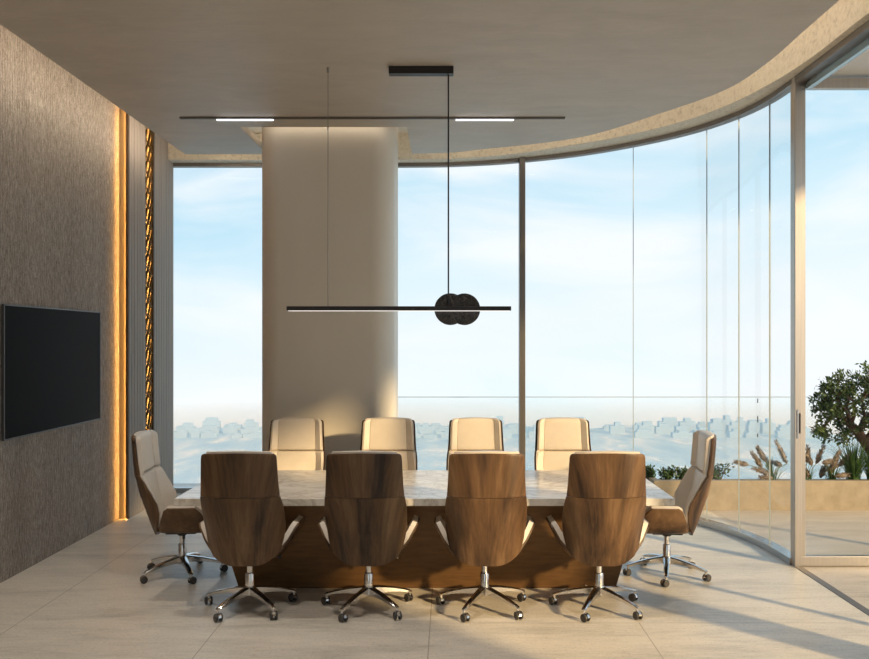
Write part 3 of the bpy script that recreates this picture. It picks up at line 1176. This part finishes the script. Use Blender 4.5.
def olive(loc):
    rng = random.Random(11)
    t = empty('olive_tree', loc)
    tag(t, 'small gnarled olive tree growing in the planter beside the terrace door', 'tree')
    L = lambda px, py, dy=0: at(px, py, loc[1] + dy) - Vector(loc)
    wood = bmesh.new()
    base = Vector((0, 0, 0))
    trunk = [Vector((0, 0, -.01)), L(884, 470), L(869, 448), L(858, 432), L(850, 424)]
    add_tube(wood, trunk, [.075, .065, .055, .048, .04], 10)
    tips = []

    def branch(p, q, r0, r1, depth):
        mid = p.lerp(q, .5) + rvec(rng) * (q - p).length * .13
        add_tube(wood, [p, p.lerp(mid, .6), mid, mid.lerp(q, .5), q], [r0, r0 * .9, (r0 + r1) / 2, r1 * 1.1, r1], 7)
        if depth == 0:
            tips.append((mid, q))
            return
        for _ in range(3):
            d = (q - p).normalized() * .6 + rvec(rng) * .85
            d.z += .02
            branch(q, q + d.normalized() * (q - p).length * rng.uniform(.38, .6), r1, r1 * .5, depth - 1)
        tips.append((mid, q))

    targets = [((850, 424), (832, 415), -.05), ((850, 424), (847, 405), .1), ((858, 432), (872, 408), -.1), ((858, 432), (862, 400), .08),
               ((850, 424), (836, 408), .22), ((864, 440), (890, 416), .05), ((864, 440), (905, 428), -.12), ((858, 432), (885, 396), .15),
               ((850, 424), (855, 402), -.25), ((832, 415), (824, 427), .0), ((850, 424), (838, 400), -.08), ((864, 440), (895, 402), -.2)]
    for (a, b, dy) in targets:
        branch(L(*a), L(b[0], b[1], dy), .026, .013, 2)
    cen = L(872, 409)
    for _ in range(190):
        v = rvec(rng) * rng.uniform(.35, 1.0) ** .6
        p = cen + Vector((v.x * .62, v.y * .50, v.z * .44))
        if p.z < L(868, 440).z and abs(p.x - cen.x) < .2:
            continue
        near = min(tips, key=lambda ab: (ab[1] - p).length)
        if (near[1] - p).length > .34:
            continue
        add_tube(wood, [near[1], near[1].lerp(p, .5) + rvec(rng) * .02, p], [.006, .004, .002], 5)
        tips.append((near[1].lerp(p, .4), p))
    obj('trunk', wood, 'bark', t, smooth=50)
    fol = bmesh.new()
    for (a, b) in tips:
        nl = 24
        for _ in range(nl if b.z < L(868, 366).z else 4):
            p = a.lerp(b, rng.uniform(.1, 1.1)) + rvec(rng) * rng.uniform(.0, .075)
            d = (rvec(rng) + (p - cen).normalized() * .5 + Vector((0, 0, .25)))
            leaf(fol, p, d, rvec(rng), rng.uniform(.035, .062), rng.uniform(.016, .026))
    obj('foliage', fol, 'leaf', t)
    return t


olive((4.74, 8.66, ZS))


def blades(bm, base, n, h, spread, rng, w=.010):
    for _ in range(n):
        a = rng.uniform(0, 2 * PI)
        u = Vector((math.cos(a), math.sin(a), 0))
        p0 = base + u * rng.uniform(0, .07) + Vector((0, 0, 0))
        hh = h * rng.uniform(.55, 1.0)
        sp = spread * rng.uniform(.3, 1.0)
        s = Vector((-u.y, u.x, 0))
        pts = []
        for k in range(6):
            t = k / 5
            pts.append((p0 + u * sp * t ** 1.8 + Vector((0, 0, hh * (t - .28 * t ** 3 * (sp / max(spread, .01))))), w * (1 - t * .92)))
        prev = None
        for c, ww in pts:
            row = (bm.verts.new(c - s * ww * .5), bm.verts.new(c + u * ww * .18), bm.verts.new(c + s * ww * .5))
            if prev:
                bm.faces.new((prev[0], prev[1], row[1], row[0]))
                bm.faces.new((prev[1], prev[2], row[2], row[1]))
            prev = row


def plume(root, p0, p1, ground, rng):
    """fluffy seed head from p0 to p1 carried on a thin bent stem from the ground"""
    bm = bmesh.new()
    n = 9
    axis = (p1 - p0)
    L = axis.length
    d = axis.normalized()
    prof = [.25, .62, .9, 1.0, .95, .82, .62, .36, .08]
    rmax = .030
    pts = [p0 + d * L * i / (n - 1) for i in range(n)]
    add_tube(bm, pts, [rmax * .72 * k for k in prof], 8)
    for i in range(150):
        t = rng.random()
        k = prof[min(n - 1, int(t * (n - 1) + .5))] * rmax
        o = rvec(rng)
        o = (o - d * o.dot(d)).normalized()
        q = p0 + d * L * t + o * k * .6
        leaf(bm, q, d * 1.2 + o * .9, o.cross(d), .03 * rng.uniform(.7, 1.3), .007)
    o = obj('plume', bm, 'plume', root, smooth=60)
    st = bmesh.new()
    g = ground
    mid = g.lerp(p0, .55) + Vector((0, 0, .06))
    add_tube(st, [g, g.lerp(mid, .5) + Vector((0, 0, .02)), mid, p0], [.004, .0038, .0034, .003], 5)
    obj('stem', st, 'stem', o)


def pampas(label, gx, gy, heads, nb, h, seed, spread=.3):
    rng = random.Random(seed)
    g = Vector((gx, gy, ZS))
    t = empty('fountain_grass', g)
    tag(t, label, 'ornamental grass', 'fountain grasses in the terrace planter')
    bm = bmesh.new()
    blades(bm, Vector((0, 0, 0)), nb, h, spread, rng)
    obj('blades', bm, 'grass', t)
    for (a, b, y) in heads:
        p0, p1 = at(a[0], a[1], y) - g, at(b[0], b[1], y) - g
        if p0.z > p1.z + .02:
            pass
        gr = Vector((rng.uniform(-.03, .03), rng.uniform(-.03, .03), -.01))
        plume(t, p0, p1, gr, rng)


pampas('fountain grass with drooping plumes in front of the two thin glass joints', at(772, 480, 8.72).x, 8.72,
       [((749, 465), (735, 462), 8.7), ((762, 468), (752, 452), 8.66), ((766, 462), (757, 447), 8.78), ((770, 474), (753, 468), 8.64),
        ((787, 464), (776, 441), 8.7), ((782, 466), (771, 461), 8.8), ((773, 478), (760, 477), 8.62), ((772, 472), (766, 459), 8.85)], 46, .34, 3)
pampas('fountain grass with upright plumes right beside the door post', at(806, 480, 8.74).x, 8.74,
       [((807, 463), (808, 446), 8.72), ((812, 466), (806, 453), 8.66), ((816, 464), (824, 445), 8.8), ((809, 478), (804, 468), 8.68)], 30, .3, 5, .22)
pampas('fountain grass with pinkish plumes below the olive tree', at(832, 480, 8.7).x, 8.70,
       [((832, 468), (840, 450), 8.66), ((838, 467), (851, 453), 8.74), ((822, 463), (833, 461), 8.62), ((826, 471), (838, 464), 8.7),
        ((834, 476), (849, 475), 8.64), ((820, 478), (826, 464), 8.78), ((829, 476), (835, 458), 8.8)], 40, .36, 8, .25)

for px, lab, seed in ((852, 'tuft of long green grass blades right below the olive branches', 21), (868, 'tuft of long green grass blades at the foot of the olive trunk', 22)):
    rng = random.Random(seed)
    b0 = at(px, 480, 8.75)
    t = empty('grass_tuft', (b0.x, 8.72 if px == 852 else 8.62, ZS))
    tag(t, lab, 'ornamental grass')
    bm = bmesh.new()
    blades(bm, Vector((0, 0, 0)), 130, .58, .36, rng, .018)
    obj('blades', bm, 'grass', t)


def shrub(label, px, w, h, seed, dry=False):
    rng = random.Random(seed)
    g = Vector((at(px, 480, 8.7).x, 8.7, ZS))
    t = empty('low_shrub', g)
    tag(t, label, 'shrub', 'low shrubs in the terrace planter')
    wood = bmesh.new()
    fol = bmesh.new()
    for _ in range(9):
        a = rng.uniform(0, 2 * PI)
        q = Vector((math.cos(a) * w * rng.uniform(.2, 1), math.sin(a) * w * rng.uniform(.2, 1), h * rng.uniform(.5, .95)))
        add_tube(wood, [Vector((0, 0, -.01)), q * .5 + Vector((0, 0, .03)), q], [.007, .005, .003], 5)
        for _ in range(34):
            p = q * rng.uniform(.45, 1.05) + rvec(rng) * .035
            leaf(fol, p, rvec(rng) + Vector((0, 0, .5)), rvec(rng), rng.uniform(.03, .05), .02)
    obj('stems', wood, 'bark', t)
    obj('foliage', fol, 'shrub', t)


shrub('low dark green shrub between the front chair and the end chair', 650, .10, .17, 31)
shrub('small green shrub in the planter just before the end chair\'s backrest', 666, .13, .16, 32)
shrub('small green shrub in the planter just behind the end chair\'s headrest', 719, .13, .20, 33)
rng = random.Random(40)
shrub('low green shrub at the planter\'s hidden end behind the table corner', 682, .10, .15, 34)

# ------------------------------------------------------------------ distance
HP = -120.0
bm = bmesh.new()
N = 64
far = 1150
vs = []
for k in range(N + 1):
    a = R(10 + 160 * k / N)
    rr = far * (1 + .03 * math.sin(k * 1.7) + .02 * math.sin(k * .6))
    vs.append((rr * math.cos(a), rr * math.sin(a)))
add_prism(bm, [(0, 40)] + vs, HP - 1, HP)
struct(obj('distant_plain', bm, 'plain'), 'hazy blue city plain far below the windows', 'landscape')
rng = random.Random(5)


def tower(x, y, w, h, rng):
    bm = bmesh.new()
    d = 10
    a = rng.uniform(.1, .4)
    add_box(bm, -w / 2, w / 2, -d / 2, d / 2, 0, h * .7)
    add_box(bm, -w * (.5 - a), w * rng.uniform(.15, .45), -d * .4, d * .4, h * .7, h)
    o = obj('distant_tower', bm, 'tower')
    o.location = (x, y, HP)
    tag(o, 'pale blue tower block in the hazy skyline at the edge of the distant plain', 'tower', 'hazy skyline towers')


for row, y in enumerate((1000, 1045, 1090)):
    px = 172.0 + 5 * row
    while px < 800:
        wpx = rng.uniform(8, 20)
        mid = px + wpx / 2
        if not (255 < mid < 404 or 514 < mid < 530) and rng.random() < .8:
            big = 1.0 + (.8 * math.exp(-((mid - 706) / 14) ** 2)) + (.5 * math.exp(-((mid - 770) / 22) ** 2)) + .35 * math.exp(-((mid - 650) / 20) ** 2)
            tower((mid - VX) * y / F_PX, y, wpx * y / F_PX, rng.uniform(5, 12 + 3 * row) * big, rng)
        px += wpx + rng.uniform(1, 5)

m = bpy.data.materials.new('morning_haze')
m.use_nodes = True
m.node_tree.nodes.clear()
_o = m.node_tree.nodes.new('ShaderNodeOutputMaterial')
_v = m.node_tree.nodes.new('ShaderNodeVolumeScatter')
_v.inputs['Color'].default_value = (0.54, 0.83, 1.0, 1)
_v.inputs['Density'].default_value = 0.0026
m.node_tree.links.new(_v.outputs[0], _o.inputs['Volume'])
M['haze'] = m
tag(obj('haze', box(-1300, 1300, 260, 1180, HP + .5, -82), 'haze'), 'pale blue haze hanging over the distant plain', 'haze', None, 'stuff')

# ------------------------------------------------------------------ world
wd = bpy.data.worlds.new('sky')
scene.world = wd
wd.use_nodes = True
nt = wd.node_tree
nt.nodes.clear()
out = nd(nt, 'ShaderNodeOutputWorld')
bg = nd(nt, 'ShaderNodeBackground')
nt.links.new(bg.outputs[0], out.inputs[0])
tc = nd(nt, 'ShaderNodeTexCoord')
sep = nd(nt, 'ShaderNodeSeparateXYZ')
nt.links.new(tc.outputs['Generated'], sep.inputs[0])
z = sep.outputs[2]
# height in the sky, tilted so the right-hand side is paler
f = math_(nt, 'ADD', math_(nt, 'MULTIPLY', z, 2.2), math_(nt, 'MULTIPLY', sep.outputs[0], -.32))
f = math_(nt, 'ADD', f, 0.22)
base = ramp(nt, f, [(0.0, (0.66, 0.735, 0.77)), (0.24, (0.655, 0.715, 0.75)), (0.42, (0.565, 0.685, 0.755)), (0.68, (0.35, 0.565, 0.70)), (1.0, (0.22, 0.42, 0.62))])
mp = nd(nt, 'ShaderNodeMapping')
mp.inputs['Scale'].default_value = (1.6, 1.6, 6.5)
mp.inputs['Rotation'].default_value = (0, R(-14), 0)
nt.links.new(tc.outputs['Generated'], mp.inputs['Vector'])
n1 = noise(nt, mp.outputs[0], 2.0, 6, 0.5, 0.5)
cl = ramp(nt, n1, [(0.42, (0, 0, 0)), (0.66, (.85, .85, .85))])
sky = mix(nt, cl, base, (0.735, 0.745, 0.765))
nt.links.new(sky, bg.inputs['Color'])
bg.inputs['Strength'].default_value = 1.0

# ------------------------------------------------------------------ sun
EL = R(19)
AZ = R(45)
d = Vector((-math.sin(AZ) * math.cos(EL), math.cos(AZ) * math.cos(EL), -math.sin(EL)))
sl = bpy.data.lights.new('sun', 'SUN')
sl.energy = 3.9
sl.color = (1.0, 0.72, 0.37)
sl.angle = R(3.2)
so = bpy.data.objects.new('sun', sl)
so.rotation_euler = d.to_track_quat('-Z', 'Y').to_euler()
so.location = (8, -5, 6)
COL.objects.link(so)

# ------------------------------------------------------------------ render look
scene.view_settings.view_transform = 'Standard'
scene.view_settings.look = 'None'
scene.view_settings.exposure = 0.46
scene.view_settings.gamma = 1.0
scene.view_settings.use_curve_mapping = False
cy = scene.cycles
cy.use_denoising = True
cy.max_bounces = 10
cy.diffuse_bounces = 6
cy.glossy_bounces = 5
cy.transmission_bounces = 6
cy.transparent_max_bounces = 24
cy.caustics_reflective = False
cy.caustics_refractive = False
cy.sample_clamp_indirect = 6.0
